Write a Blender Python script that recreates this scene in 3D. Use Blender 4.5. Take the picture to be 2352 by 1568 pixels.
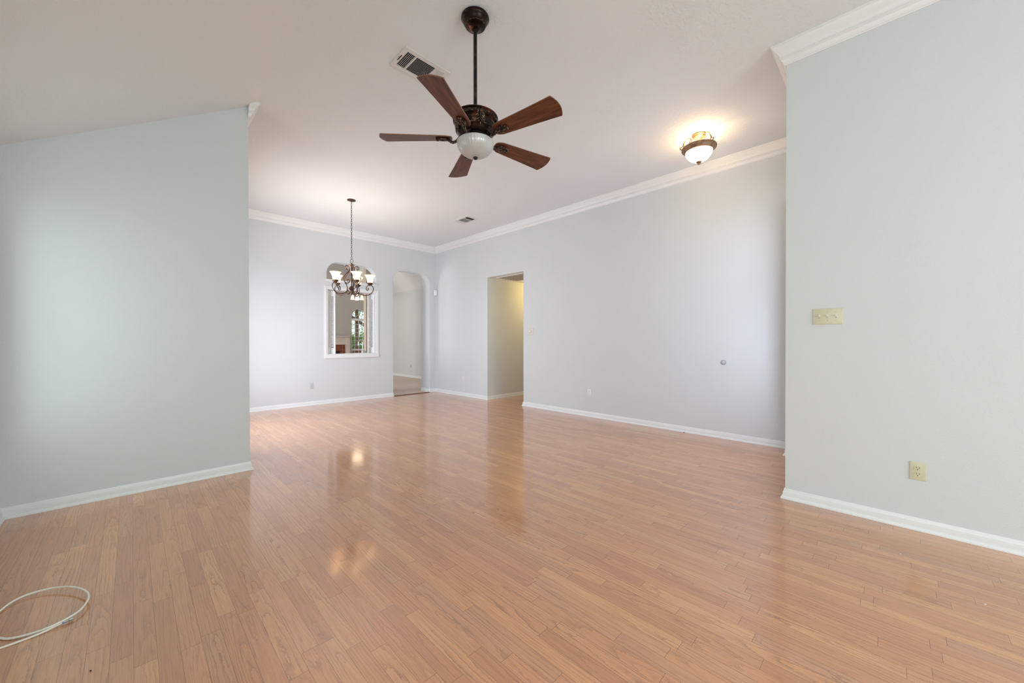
import bpy, bmesh, math, random
from mathutils import Vector, Matrix
random.seed(7)
for o in list(bpy.data.objects): bpy.data.objects.remove(o, do_unlink=True)
scene = bpy.context.scene
col = scene.collection
PI = math.pi
R = math.radians

# ------------------------------------------------------------------ measured place (metres)
CAM_H = 1.2
XR, YL, H = 5.1438, 7.6904, 3.4261        # right wall, back wall, ceiling height
YG, XE = 4.2449, 0.778                    # short left wall and its free end
XN, YN = 3.5184, 0.5589                   # near right wall and its free end
XW, YB = -0.6328, -4.0                    # exterior left wall, rear wall behind the camera
CREASE, SLOPE = 0.838, 0.622              # where the ceiling starts to slope down to the left
BP, BH, CP, CH = 0.0261, 0.0764, 0.0858, 0.1387

# ------------------------------------------------------------------ camera
cd = bpy.data.cameras.new('camera'); cam = bpy.data.objects.new('camera', cd); col.objects.link(cam)
a, p, r = R(44.87), R(0.3504), R(-0.0605)
fwd = Vector((math.cos(a)*math.cos(p), math.sin(a)*math.cos(p), -math.sin(p)))
rt = Vector((math.sin(a), -math.cos(a), 0)); up = rt.cross(fwd)
r2 = rt*math.cos(r) + up*math.sin(r); u2 = -rt*math.sin(r) + up*math.cos(r)
m3 = Matrix((r2, u2, -fwd)).transposed()
cam.matrix_world = Matrix.Translation((0, 0, CAM_H)) @ m3.to_4x4()
cd.sensor_width = 36; cd.lens = 869.99/2352*36; cd.shift_y = 4.736/2352; cd.clip_start = 0.02; cd.clip_end = 200
scene.camera = cam

# ------------------------------------------------------------------ exposure, sky, daylight
vs = scene.view_settings
vs.view_transform = 'Standard'; vs.look = 'None'; vs.gamma = 1; vs.use_curve_mapping = False
vs.exposure = 0.12
w = bpy.data.worlds.new('sky'); scene.world = w; w.use_nodes = True
w.node_tree.nodes['Background'].inputs[0].default_value = (0.78, 0.91, 1.0, 1)
w.node_tree.nodes['Background'].inputs[1].default_value = 1.15

def area(name, loc, direction, sx, sy, power, color, spread=180):
    l = bpy.data.lights.new(name, 'AREA'); l.shape = 'RECTANGLE'; l.size = sx; l.size_y = sy
    l.energy = power; l.color = color; l.spread = R(spread)
    o = bpy.data.objects.new(name, l); col.objects.link(o); o.location = loc
    o.rotation_euler = Vector(direction).to_track_quat('-Z', 'Y').to_euler(); return o
DAY = (0.90, 0.96, 1.0); GREEN = (0.93, 1.0, 0.93)
# daylight entering each window, placed just outside its panes
area('daylight_left_a', (XW-0.20, -2.6, 1.35), (1, 0, 0), 1.5, 1.6, 7, (1.0, 1.0, 0.68))
area('daylight_left_b', (XW-0.20, -0.4, 1.35), (1, 0, -0.5), 1.5, 1.6, 36, (0.94, 0.97, 0.97))
area('daylight_left_c', (XW-0.20, 3.62, 1.35), (1, 0.05, -0.05), 0.8, 1.6, 7.0, (0.84, 1.0, 0.80))
area('daylight_rear', (1.5, YB-0.20, 1.35), (0, 1, 0.0), 2.4, 2.0, 108, (0.84, 0.98, 0.97))
area('daylight_dining', (XE-0.22, 6.0, 1.25), (1, 0, -0.12), 1.9, 1.8, 88, (0.82, 0.88, 1.0))
area('daylight_entry', (4.26, YN-0.12, 1.16), (0.2, 1, 0), 0.56, 0.90, 16, (0.70, 0.80, 1.0))
area('daylight_transom', (4.26, YN-0.16, 2.32), (0.3, 1, 0), 0.8, 0.3, 9, (0.85, 0.93, 1.0))
area('fill_family', (0.85, 11.2, 1.5), (1, 0, 0.2), 3.0, 2.0, 112, (1.0, 0.95, 0.92))  # added fill for the family room, behind an added window

# ------------------------------------------------------------------ mesh helpers
def ID(): return Matrix.Identity(4)
class MB:
    def __init__(s): s.v = []; s.f = []
    def add(s, vs_, fs, M=None):
        n = len(s.v)
        s.v += [tuple(M @ Vector(q)) if M else tuple(q) for q in vs_]
        s.f += [tuple(i+n for i in f) for f in fs]; return s
    def box(s, lo, hi, M=None, b=0.0):
        x0, y0, z0 = lo; x1, y1, z1 = hi
        if b <= 0:
            return s.add([(x0,y0,z0),(x1,y0,z0),(x1,y1,z0),(x0,y1,z0),(x0,y0,z1),(x1,y0,z1),(x1,y1,z1),(x0,y1,z1)],
                [(3,2,1,0),(4,5,6,7),(0,1,5,4),(1,2,6,5),(2,3,7,6),(3,0,4,7)], M)
        bm = bmesh.new(); bmesh.ops.create_cube(bm, size=1)
        for v in bm.verts: v.co = Vector(((x0+x1)/2+v.co.x*(x1-x0), (y0+y1)/2+v.co.y*(y1-y0), (z0+z1)/2+v.co.z*(z1-z0)))
        bmesh.ops.bevel(bm, geom=bm.edges[:], offset=b, segments=2, affect='EDGES', profile=0.6)
        bm.verts.index_update()
        s.add([v.co[:] for v in bm.verts], [[v.index for v in f.verts] for f in bm.faces], M); bm.free(); return s
    def lathe(s, prof, seg=32, M=None, mod=None, cap=True):
        vs_ = []
        for (rr, z) in prof:
            for k in range(seg):
                t = 2*PI*k/seg; q = mod(rr, z, t) if mod else rr
                vs_.append((q*math.cos(t), q*math.sin(t), z))
        fs = []
        for i in range(len(prof)-1):
            for k in range(seg):
                k2 = (k+1) % seg
                fs.append((i*seg+k, i*seg+k2, (i+1)*seg+k2, (i+1)*seg+k))
        if cap:
            fs.append(tuple(reversed(range(seg)))); fs.append(tuple((len(prof)-1)*seg+k for k in range(seg)))
        return s.add(vs_, fs, M)
    def tube(s, pts, rad, seg=8, M=None, closed=False, cap=True):
        pts = [Vector(q) for q in pts]; n = len(pts)
        rad = rad if isinstance(rad, (list, tuple)) else [rad]*n
        vs_ = []; nrm = None
        for i in range(n):
            if closed: t = pts[(i+1) % n]-pts[i-1]
            else: t = pts[min(i+1, n-1)]-pts[max(i-1, 0)]
            t = t.normalized() if t.length > 1e-9 else Vector((0, 0, 1))
            if nrm is None:
                nrm = t.cross(Vector((0, 0, 1)) if abs(t.z) < 0.9 else Vector((1, 0, 0))).normalized()
            else:
                nrm = (nrm-t*nrm.dot(t)); nrm = nrm.normalized() if nrm.length > 1e-6 else t.orthogonal().normalized()
            bn = t.cross(nrm)
            for k in range(seg):
                an = 2*PI*k/seg; vs_.append(pts[i]+(nrm*math.cos(an)+bn*math.sin(an))*rad[i])
        fs = []
        for i in range(n if closed else n-1):
            j = (i+1) % n
            for k in range(seg):
                k2 = (k+1) % seg; fs.append((i*seg+k, i*seg+k2, j*seg+k2, j*seg+k))
        if cap and not closed:
            fs.append(tuple(reversed(range(seg)))); fs.append(tuple((n-1)*seg+k for k in range(seg)))
        return s.add(vs_, fs, M)
    def ball(s, c, rx, ry=None, rz=None, M=None, seg=12, rings=8):
        ry = ry or rx; rz = rz or rx
        T = Matrix.Translation(c) @ Matrix.Diagonal((rx, ry, rz, 1))
        if M: T = M @ T
        prof = [(max(math.sin(PI*i/rings), 0.001), -math.cos(PI*i/rings)) for i in range(rings+1)]
        return s.lathe(prof, seg, T)
    def rope(s, RR, z, rr, n, seg=None, M=None):
        seg = seg or n*6; ms = 8; vs_ = []; fs = []
        for i in range(seg):
            t = 2*PI*i/seg
            for k in range(ms):
                q = 2*PI*k/ms; g = rr*(0.82+0.30*math.cos(n*t+q))
                vs_.append(((RR+g*math.cos(q))*math.cos(t), (RR+g*math.cos(q))*math.sin(t), z+g*math.sin(q)))
        for i in range(seg):
            j = (i+1) % seg
            for k in range(ms):
                k2 = (k+1) % ms; fs.append((i*ms+k, j*ms+k, j*ms+k2, i*ms+k2))
        return s.add(vs_, fs, M)
    def poly(s, pts, z0, z1, M=None):
        n = len(pts)
        vs_ = [(x, y, z0) for x, y in pts]+[(x, y, z1) for x, y in pts]
        fs = [tuple(reversed(range(n))), tuple(range(n, 2*n))]+[(i, (i+1) % n, n+(i+1) % n, n+i) for i in range(n)]
        return s.add(vs_, fs, M)
    def build(s, name, material, parent=None, smooth=40, loc=None, M=None):
        me = bpy.data.meshes.new(name); me.from_pydata(s.v, [], s.f)
        bm = bmesh.new(); bm.from_mesh(me); bmesh.ops.recalc_face_normals(bm, faces=bm.faces[:]); bm.to_mesh(me); bm.free()
        me.materials.append(material)
        if smooth:
            me.shade_smooth(); me.set_sharp_from_angle(angle=R(smooth))
        o = bpy.data.objects.new(name, me); col.objects.link(o)
        if parent: o.parent = parent
        if loc: o.location = loc
        if M is not None: o.matrix_local = M
        return o

def spline(pts, n=8, closed=False):
    pts = [Vector(q) for q in pts]; out = []; N = len(pts)
    for i in range(N if closed else N-1):
        if closed: p0, p1, p2, p3 = pts[i-1], pts[i], pts[(i+1) % N], pts[(i+2) % N]
        else: p0, p1, p2, p3 = pts[max(i-1, 0)], pts[i], pts[i+1], pts[min(i+2, N-1)]
        for k in range(n):
            t = k/n
            out.append(0.5*((2*p1)+(p2-p0)*t+(2*p0-5*p1+4*p2-p3)*t*t+(3*p1-p0-3*p2+p3)*t**3))
    if not closed: out.append(pts[-1])
    return out

def thing(name, label, cat, loc=(0, 0, 0), rotz=0, group=None):
    o = bpy.data.objects.new(name, None); col.objects.link(o); o.empty_display_size = 0.05
    o.location = loc; o.rotation_euler = (0, 0, rotz)
    return tag(o, label, cat, group)
def tag(o, label, cat, group=None, kind=None):
    o['label'] = label; o['category'] = cat
    if group: o['group'] = group
    if kind: o['kind'] = kind
    return o
def structure(o, label, cat): return tag(o, label, cat, None, 'structure')
def copy_tree(o, parent=None):
    c = o.copy(); col.objects.link(c)
    if parent: c.parent = parent; c.matrix_parent_inverse = o.matrix_parent_inverse.copy()
    for ch in list(o.children): copy_tree(ch, c)
    return c

# ------------------------------------------------------------------ materials
class NT:
    def __init__(s, name):
        s.m = bpy.data.materials.new(name); s.m.use_nodes = True; s.t = s.m.node_tree; s.t.nodes.clear()
        s.out = s.n('ShaderNodeOutputMaterial')
    def n(s, typ, **kw):
        d = s.t.nodes.new(typ)
        for k, v in kw.items(): setattr(d, k, v)
        return d
    def l(s, a_, b_): s.t.links.new(a_, b_)
    def math(s, op, x, y=None, z=None):
        d = s.n('ShaderNodeMath', operation=op)
        for i, q in enumerate((x, y, z)):
            if q is None: continue
            if hasattr(q, 'is_output'): s.l(q, d.inputs[i])
            else: d.inputs[i].default_value = q
        return d.outputs[0]
    def mix(s, f, A, B, blend='MIX'):
        d = s.n('ShaderNodeMix', data_type='RGBA', blend_type=blend)
        for k, q in ((0, f), (6, A), (7, B)):
            if hasattr(q, 'is_output'): s.l(q, d.inputs[k])
            else: d.inputs[k].default_value = (*q, 1) if isinstance(q, tuple) else q
        return d.outputs[2]
    def obj(s): return s.n('ShaderNodeTexCoord').outputs['Object']
    def map(s, vec, scale):
        d = s.n('ShaderNodeMapping'); s.l(vec, d.inputs[0]); d.inputs['Scale'].default_value = scale; return d.outputs[0]
    def noise(s, vec, scale, detail=3, rough=0.5, dim='3D'):
        d = s.n('ShaderNodeTexNoise', noise_dimensions=dim); s.l(vec, d.inputs['Vector'])
        d.inputs['Scale'].default_value = scale; d.inputs['Detail'].default_value = detail; d.inputs['Roughness'].default_value = rough
        return d.outputs[0]
    def ramp(s, f, stops):
        d = s.n('ShaderNodeValToRGB'); s.l(f, d.inputs[0]); e = d.color_ramp.elements
        while len(e) < len(stops): e.new(0.5)
        for el, (q, c) in zip(e, stops): el.position = q; el.color = (*c, 1) if len(c) == 3 else c
        return d.outputs[0]
    def bump(s, h, strength, dist):
        d = s.n('ShaderNodeBump'); s.l(h, d.inputs['Height']); d.inputs['Strength'].default_value = strength
        d.inputs['Distance'].default_value = dist; return d.outputs[0]
    def bsdf(s, color, rough=0.5, metal=0.0, normal=None, spec=0.5, **kw):
        d = s.n('ShaderNodeBsdfPrincipled')
        for k, q in (('Base Color', color), ('Roughness', rough), ('Metallic', metal)):
            if hasattr(q, 'is_output'): s.l(q, d.inputs[k])
            else: d.inputs[k].default_value = (*q, 1) if isinstance(q, tuple) else q
        d.inputs['Specular IOR Level'].default_value = spec
        for k, q in kw.items():
            k = k.replace('_', ' ')
            d.inputs[k].default_value = (*q, 1) if isinstance(q, tuple) else q
        if normal: s.l(normal, d.inputs['Normal'])
        s.l(d.outputs[0], s.out.inputs[0]); return d

def m_paint(name, color, bump_scale=150, strength=0.16, rough=0.75):
    t = NT(name); v = t.obj()
    n1 = t.noise(v, bump_scale, 2, 0.5); n2 = t.noise(v, 2.5, 2)
    h = t.ramp(n1, [(0.42, (0, 0, 0)), (0.62, (1, 1, 1))])
    c = t.mix(n2, tuple(q*0.985 for q in color), tuple(q*1.015 for q in color))
    t.bsdf(c, rough, 0, t.bump(h, strength, 0.004), 0.3); return t.m
def m_ceiling(name, color):
    t = NT(name); v = t.obj()
    vo = t.n('ShaderNodeTexVoronoi', feature='SMOOTH_F1'); t.l(t.map(v, (1, 1, 1)), vo.inputs['Vector']); vo.inputs['Scale'].default_value = 14
    n0 = t.noise(v, 1.3, 3); n1 = t.noise(v, 26, 4, 0.6); n2 = t.noise(v, 120, 2)
    patch = t.ramp(n0, [(0.45, (0, 0, 0)), (0.62, (1, 1, 1))])
    h = t.math('MULTIPLY', t.ramp(n1, [(0.46, (0, 0, 0)), (0.54, (1, 1, 1))]), t.math('ADD', t.math('MULTIPLY', patch, 0.7), 0.3))
    h2 = t.math('ADD', h, t.math('MULTIPLY', n2, 0.5))
    t.bsdf(color, 0.85, 0, t.bump(h2, 0.35, 0.004), 0.25); return t.m
def m_plain(name, color, rough=0.5, metal=0.0, spec=0.5, var=0.03, **kw):
    t = NT(name); n = t.noise(t.obj(), 9, 3)
    c = t.mix(n, tuple(q*(1-var) for q in color), tuple(min(q*(1+var), 1) for q in color))
    t.bsdf(c, rough, metal, None, spec, **kw); return t.m
def m_emit(name, color, strength):
    t = NT(name); e = t.n('ShaderNodeEmission'); e.inputs[0].default_value = (*color, 1); e.inputs[1].default_value = strength
    t.l(e.outputs[0], t.out.inputs[0]); return t.m
def m_bronze(name, dark, copper, rough=0.35, metal=0.85, lo=0.5, hi=0.68, scale=16):
    t = NT(name); v = t.obj(); n = t.noise(v, scale, 3, 0.55); n2 = t.noise(v, 90, 2)
    c = t.mix(t.ramp(n, [(lo, (0, 0, 0)), (hi, (1, 1, 1))]), dark, copper)
    rr = t.math('ADD', t.math('MULTIPLY', n2, 0.15), rough-0.07)
    t.bsdf(c, rr, metal, None, 0.5); return t.m
def m_wood(name, dark, light, rough=0.35, stretch=(1.5, 16, 16), coat=0.2):
    t = NT(name); v = t.obj(); q = t.map(v, stretch)
    n = t.noise(q, 3.0, 5, 0.6); f = t.noise(t.map(v, (6, 220, 220)), 1, 2)
    c = t.mix(t.ramp(n, [(0.32, (0, 0, 0)), (0.68, (1, 1, 1))]), dark, light)
    c = t.mix(t.math('MULTIPLY', f, 0.35), c, tuple(x*0.45 for x in dark))
    t.bsdf(c, rough, 0, None, 0.4, Coat_Weight=coat, Coat_Roughness=0.2); return t.m
def m_floor(name, pal, wd, seam=True, rough=0.11, L0=0.42, L1=0.75, coat=1.0):
    t = NT(name); v = t.obj(); sp = t.n('ShaderNodeSeparateXYZ'); t.l(v, sp.inputs[0]); X, Y = sp.outputs[0], sp.outputs[1]
    xs = t.math('DIVIDE', X, wd); row = t.math('FLOOR', xs)
    w1 = t.n('ShaderNodeTexWhiteNoise', noise_dimensions='1D'); t.l(row, w1.inputs['W']); rr = w1.outputs['Value']
    w2 = t.n('ShaderNodeTexWhiteNoise', noise_dimensions='1D'); t.l(t.math('ADD', row, 53.7), w2.inputs['W'])
    L = t.math('ADD', t.math('MULTIPLY', w2.outputs['Value'], L1-L0), L0)
    ys = t.math('ADD', t.math('DIVIDE', Y, L), t.math('MULTIPLY', rr, 17.0))
    # shift each board joint a little so lengths differ along one row
    cell0 = t.math('FLOOR', ys); pl = t.math('FLOOR', ys)
    cid = t.n('ShaderNodeCombineXYZ'); t.l(row, cid.inputs[0]); t.l(pl, cid.inputs[1])
    wn = t.n('ShaderNodeTexWhiteNoise', noise_dimensions='2D'); t.l(cid.outputs[0], wn.inputs['Vector'])
    rnd = wn.outputs['Value']; sc = t.n('ShaderNodeSeparateColor'); t.l(wn.outputs['Color'], sc.inputs[0]); rb, rg = sc.outputs[1], sc.outputs[2]
    fx = t.math('FRACT', xs); fy = t.math('FRACT', ys)
    ex = t.math('MULTIPLY', t.math('MINIMUM', fx, t.math('SUBTRACT', 1.0, fx)), wd)
    ey = t.math('MULTIPLY', t.math('MINIMUM', fy, t.math('SUBTRACT', 1.0, fy)), L)
    gap = t.math('MAXIMUM', t.math('LESS_THAN', ex, 0.00055), t.math('LESS_THAN', ey, 0.0007))
    # per-board grain coordinates
    gc = t.n('ShaderNodeCombineXYZ'); t.l(X, gc.inputs[0]); t.l(Y, gc.inputs[1]); t.l(t.math('MULTIPLY', rnd, 40.0), gc.inputs[2])
    wob = t.noise(t.map(gc.outputs[0], (30, 8, 1)), 1.0, 5, 0.72)
    n1 = t.noise(t.map(gc.outputs[0], (9, 1.1, 1)), 1.0, 2, 0.5)
    dx = t.math('SUBTRACT', fx, t.math('ADD', t.math('MULTIPLY', rg, 0.7), 0.15))
    # flat-sawn boards: nested arches along the board; the others: straight, slightly wandering grain
    arch = t.math('ADD', t.math('ADD', t.math('MULTIPLY', Y, t.math('ADD', t.math('MULTIPLY', rb, 5.0), 1.2)), t.math('MULTIPLY', t.math('MULTIPLY', dx, dx), t.math('ADD', t.math('MULTIPLY', rg, 9.0), 1.5))),
                  t.math('ADD', t.math('MULTIPLY', n1, 7.0), t.math('MULTIPLY', wob, 2.0)))
    strt = t.math('ADD', t.math('MULTIPLY', fx, t.math('ADD', t.math('MULTIPLY', rg, 3.0), 2.0)), t.math('ADD', t.math('MULTIPLY', n1, 5.0), t.math('MULTIPLY', wob, 1.0)))
    kind = t.math('LESS_THAN', rb, 0.62)
    fr = t.math('FRACT', t.math('ADD', t.math('MULTIPLY', arch, kind), t.math('MULTIPLY', strt, t.math('SUBTRACT', 1.0, kind))))
    cath = t.ramp(fr, [(0.0, (1, 1, 1)), (0.05, (0.75, 0.75, 0.75)), (0.20, (0.34, 0.34, 0.34)), (0.50, (0.08, 0.08, 0.08)), (0.975, (0, 0, 0)), (1.0, (1, 1, 1))])
    cath = t.math('MULTIPLY', cath, t.math('MAXIMUM', 0.10, t.math('SUBTRACT', t.math('MULTIPLY', t.noise(t.map(gc.outputs[0], (12, 2.2, 1)), 1.0, 3), 3.2), 0.85)))
    str_ = t.noise(t.map(gc.outputs[0], (260, 7, 1)), 1.0, 3, 0.65)
    fine = t.ramp(str_, [(0.45, (0, 0, 0)), (0.72, (1, 1, 1))])
    base = t.ramp(rnd, [(0.0, pal[0]), (0.3, pal[1]), (0.62, pal[2]), (0.86, pal[3]), (1.0, pal[4])])
    tone = t.noise(t.map(gc.outputs[0], (10, 1.0, 1)), 1.0, 2)
    c = t.mix(t.math('MULTIPLY', tone, 0.5), base, tuple(q*0.8 for q in pal[1]))
    c = t.mix(t.math('MULTIPLY', cath, t.math('ADD', t.math('MULTIPLY', rnd, 0.25), 0.38)), c, pal[5])
    c = t.mix(t.math('MULTIPLY', fine, 0.30), c, pal[5])
    c = t.mix(t.math('MULTIPLY', gap, 0.75 if seam else 0.35), c, tuple(q*0.35 for q in pal[5]))
    # each board sits at a slightly different tilt, with a soft waviness of the finish
    wav = t.noise(t.map(v, (9, 4, 1)), 1.0, 2)
    tilt = t.math('ADD', t.math('MULTIPLY', t.math('SUBTRACT', rb, 0.5), t.math('MULTIPLY', fx, 1.0)), t.math('MULTIPLY', t.math('SUBTRACT', rg, 0.5), t.math('MULTIPLY', fy, 1.5)))
    hgt = t.math('ADD', t.math('MULTIPLY', tilt, 0.00045), t.math('ADD', t.math('MULTIPLY', wav, 0.0009), t.math('MULTIPLY', gap, -0.0006)))
    hgt = t.math('ADD', hgt, t.math('MULTIPLY', fine, -0.00003))
    rgh = t.math('ADD', t.math('MULTIPLY', t.noise(v, 3, 3), 0.10), rough-0.05)
    t.bsdf(c, 0.4, 0, t.bump(hgt, 0.35, 1.0), 0.15, Coat_Weight=coat, Coat_IOR=1.95); b_ = t.t.nodes['Principled BSDF']; t.l(rgh, b_.inputs['Coat Roughness']); t.l(t.bump(hgt, 0.5, 1.0), b_.inputs['Coat Normal']); return t.m
def m_glass(name):
    t = NT(name); tr = t.n('ShaderNodeBsdfTransparent'); gl = t.n('ShaderNodeBsdfGlossy'); gl.inputs['Roughness'].default_value = 0.02
    lw = t.n('ShaderNodeLayerWeight'); lw.inputs[0].default_value = 0.15
    mx = t.n('ShaderNodeMixShader'); t.l(t.math('MULTIPLY', lw.outputs['Facing'], 0.35), mx.inputs[0]); t.l(tr.outputs[0], mx.inputs[1]); t.l(gl.outputs[0], mx.inputs[2])
    t.l(mx.outputs[0], t.out.inputs[0]); return t.m
def m_shade(name, color, strength, trans=0.5, tcol=(0.13, 0.09, 0.05)):
    t = NT(name); d = t.n('ShaderNodeBsdfDiffuse'); d.inputs[0].default_value = (0.9, 0.85, 0.75, 1)
    tl = t.n('ShaderNodeBsdfTranslucent'); tl.inputs[0].default_value = (*tcol, 1)
    mx = t.n('ShaderNodeMixShader'); mx.inputs[0].default_value = trans; t.l(d.outputs[0], mx.inputs[1]); t.l(tl.outputs[0], mx.inputs[2])
    e = t.n('ShaderNodeEmission'); e.inputs[0].default_value = (*color, 1); e.inputs[1].default_value = strength
    ad = t.n('ShaderNodeAddShader'); t.l(mx.outputs[0], ad.inputs[0]); t.l(e.outputs[0], ad.inputs[1]); t.l(ad.outputs[0], t.out.inputs[0]); return t.m
def m_frost(name):
    t = NT(name); d = t.n('ShaderNodeBsdfDiffuse'); d.inputs[0].default_value = (0.86, 0.88, 0.87, 1)
    tl = t.n('ShaderNodeBsdfTranslucent'); tl.inputs[0].default_value = (0.9, 0.92, 0.9, 1)
    gl = t.n('ShaderNodeBsdfGlossy'); gl.inputs['Roughness'].default_value = 0.22
    mx = t.n('ShaderNodeMixShader'); mx.inputs[0].default_value = 0.45; t.l(d.outputs[0], mx.inputs[1]); t.l(tl.outputs[0], mx.inputs[2])
    m2 = t.n('ShaderNodeMixShader'); m2.inputs[0].default_value = 0.14; t.l(mx.outputs[0], m2.inputs[1]); t.l(gl.outputs[0], m2.inputs[2])
    t.l(m2.outputs[0], t.out.inputs[0]); return t.m

WALL = m_paint('wall_paint_pale_grey', (0.68, 0.705, 0.712))
CREAM = m_paint('wall_paint_cream', (0.58, 0.49, 0.40))
TAUPE = m_paint('wall_paint_taupe', (0.52, 0.49, 0.46))
CEIL = m_ceiling('ceiling_knockdown', (0.80, 0.815, 0.825))
TRIM = m_plain('trim_white_gloss', (0.82, 0.83, 0.83), 0.35, 0, 0.5, 0.01)
OAK = [(0.61, 0.270, 0.128), (0.68, 0.312, 0.145), (0.74, 0.352, 0.165), (0.81, 0.415, 0.180), (0.62, 0.315, 0.175), (0.18, 0.072, 0.048)]
FLOOR = m_floor('oak_strip_floor', OAK, 0.0645)
PALE = m_floor('pale_plank_floor', [(0.74, 0.56, 0.43), (0.78, 0.60, 0.47), (0.80, 0.62, 0.49), (0.82, 0.64, 0.51), (0.74, 0.57, 0.45), (0.35, 0.28, 0.22)], 0.12, False, 0.35, coat=0.4)
BRONZE = m_bronze('bronze_oil_rubbed', (0.022, 0.013, 0.010), (0.20, 0.065, 0.022), 0.30, 0.85, 0.56, 0.72)
BRONZE_D = m_bronze('bronze_dark_rod', (0.022, 0.02, 0.018), (0.05, 0.04, 0.03), 0.45, 0.7)
BRONZE_L = m_bronze('bronze_painted_highlights', (0.03, 0.022, 0.018), (0.24, 0.15, 0.10), 0.32, 0.8, 0.48, 0.66, 60)  # silvery highlights put into the colour as random pale flecks
BRONZE_C = m_bronze('bronze_chandelier', (0.065, 0.044, 0.038), (0.19, 0.11, 0.065), 0.36, 0.65, 0.45, 0.72, 20)
BRONZE_S = m_bronze('bronze_antique_tan', (0.22, 0.14, 0.085), (0.42, 0.28, 0.18), 0.42, 0.5, 0.4, 0.7, 25)
BLADE = m_wood('walnut_fan_blade', (0.050, 0.013, 0.007), (0.21, 0.070, 0.026), 0.42, coat=0.08)
BLADE_E = m_plain('fan_blade_edge', (0.22, 0.10, 0.055), 0.4)
IVORY = m_plain('plastic_ivory', (0.64, 0.61, 0.44), 0.35)
IVORY_P = m_plain('plastic_pale_ivory', (0.66, 0.64, 0.56), 0.4)
WHITE_P = m_plain('plastic_white', (0.80, 0.81, 0.82), 0.4)
GREY_P = m_plain('plastic_grey_white', (0.60, 0.60, 0.60), 0.45)
DARK = m_plain('dark_slot', (0.012, 0.010, 0.008), 0.8, 0, 0.1)
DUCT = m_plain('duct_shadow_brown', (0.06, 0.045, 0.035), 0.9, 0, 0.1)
VENTW = m_plain('vent_enamel_white', (0.74, 0.72, 0.70), 0.4)
CABLE = m_plain('cable_cream', (0.88, 0.87, 0.78), 0.4)
STEEL = m_plain('steel_brushed', (0.42, 0.41, 0.39), 0.35, 0.9)
CHROME = m_plain('chrome_soft', (0.62, 0.63, 0.64), 0.22, 0.95)
BLUE = m_plain('plastic_blue', (0.10, 0.22, 0.55), 0.4)
RUBBER = m_plain('rubber_shaded_grey', (0.36, 0.36, 0.37), 0.35)  # grey of the bumper ring carries its shadow
STONE = m_plain('mantel_cream_paint', (0.66, 0.60, 0.53), 0.5)
BRICKM = m_plain('brick_red_brown', (0.23, 0.075, 0.045), 0.7, 0, 0.2, 0.25)
BLACK = m_plain('matte_black', (0.012, 0.011, 0.012), 0.8)
COUNTER = m_plain('counter_tan', (0.62, 0.48, 0.38), 0.35)
CABINET = m_plain('cabinet_white', (0.75, 0.74, 0.72), 0.4)
PAPER = m_plain('paper_white', (0.85, 0.85, 0.87), 0.6)
THRESH = m_wood('threshold_brown', (0.16, 0.06, 0.03), (0.26, 0.11, 0.055), 0.4)
GLASS = m_glass('window_glass')
LEAFA = m_plain('leaf_green', (0.34, 0.50, 0.12), 0.6, 0, 0.3, 0.5)
GRASS = m_plain('lawn_green', (0.16, 0.26, 0.06), 0.9, 0, 0.2, 0.3)
BARK = m_plain('bark_brown', (0.12, 0.08, 0.05), 0.9, 0, 0.2, 0.3)
TIMBER = m_wood('patio_timber', (0.22, 0.13, 0.08), (0.36, 0.23, 0.15), 0.7, coat=0)
DOORP = m_plain('door_paint_white', (0.76, 0.75, 0.73), 0.4)
FROST = m_frost('frosted_ribbed_glass')
SHADE_C = m_shade('chandelier_glass_lit', (1.0, 0.80, 0.54), 0.8, 0.5, (0.85, 0.64, 0.40))
SHADE_F = m_shade('far_fixture_glass_lit', (1.0, 0.80, 0.66), 1.0)
BOWL_L = m_shade('alabaster_bowl_lit', (1.0, 0.70, 0.34), 7.5, 0.5, (0.3, 0.24, 0.15))
BULB = m_emit('bulb_warm', (1.0, 0.75, 0.42), 25)
WARM = (1.0, 0.70, 0.38)

def point(name, loc, power, color, rad=0.03, parent=None):
    l = bpy.data.lights.new(name, 'POINT'); l.energy = power; l.color = color; l.shadow_soft_size = rad
    o = bpy.data.objects.new(name, l); col.objects.link(o); o.location = loc
    if parent: o.parent = parent
    return o

# ------------------------------------------------------------------ shell
def rect(s0, z0, s1, z1): return [(s0, z0), (s1, z0), (s1, z1), (s0, z1)]
def archtop(s0, z0, s1, z1, rad, n=10):
    pts = [(s0, z0), (s1, z0)]
    pts += [(s1-rad+rad*math.cos(t), z1-rad+rad*math.sin(t)) for t in [PI/2*k/n for k in range(n+1)]]
    pts += [(s0+rad+rad*math.cos(t), z1-rad+rad*math.sin(t)) for t in [PI/2+PI/2*k/n for k in range(n+1)]]
    return pts
def offset_loop(L, d):
    n = len(L); out = []; A = sum(L[i][0]*L[(i+1) % n][1]-L[(i+1) % n][0]*L[i][1] for i in range(n)); sg = 1 if A > 0 else -1
    for i in range(n):
        q0, q1, q2 = Vector(L[i-1]), Vector(L[i]), Vector(L[(i+1) % n])
        e1 = (q1-q0).normalized(); e2 = (q2-q1).normalized()
        n1 = Vector((e1.y, -e1.x))*sg; n2 = Vector((e2.y, -e2.x))*sg
        b = n1+n2; b = b/max(b.dot(n1), 0.2) if b.length > 1e-6 else n1
        out.append((q1.x+b.x*d, q1.y+b.y*d))
    return out
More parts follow.
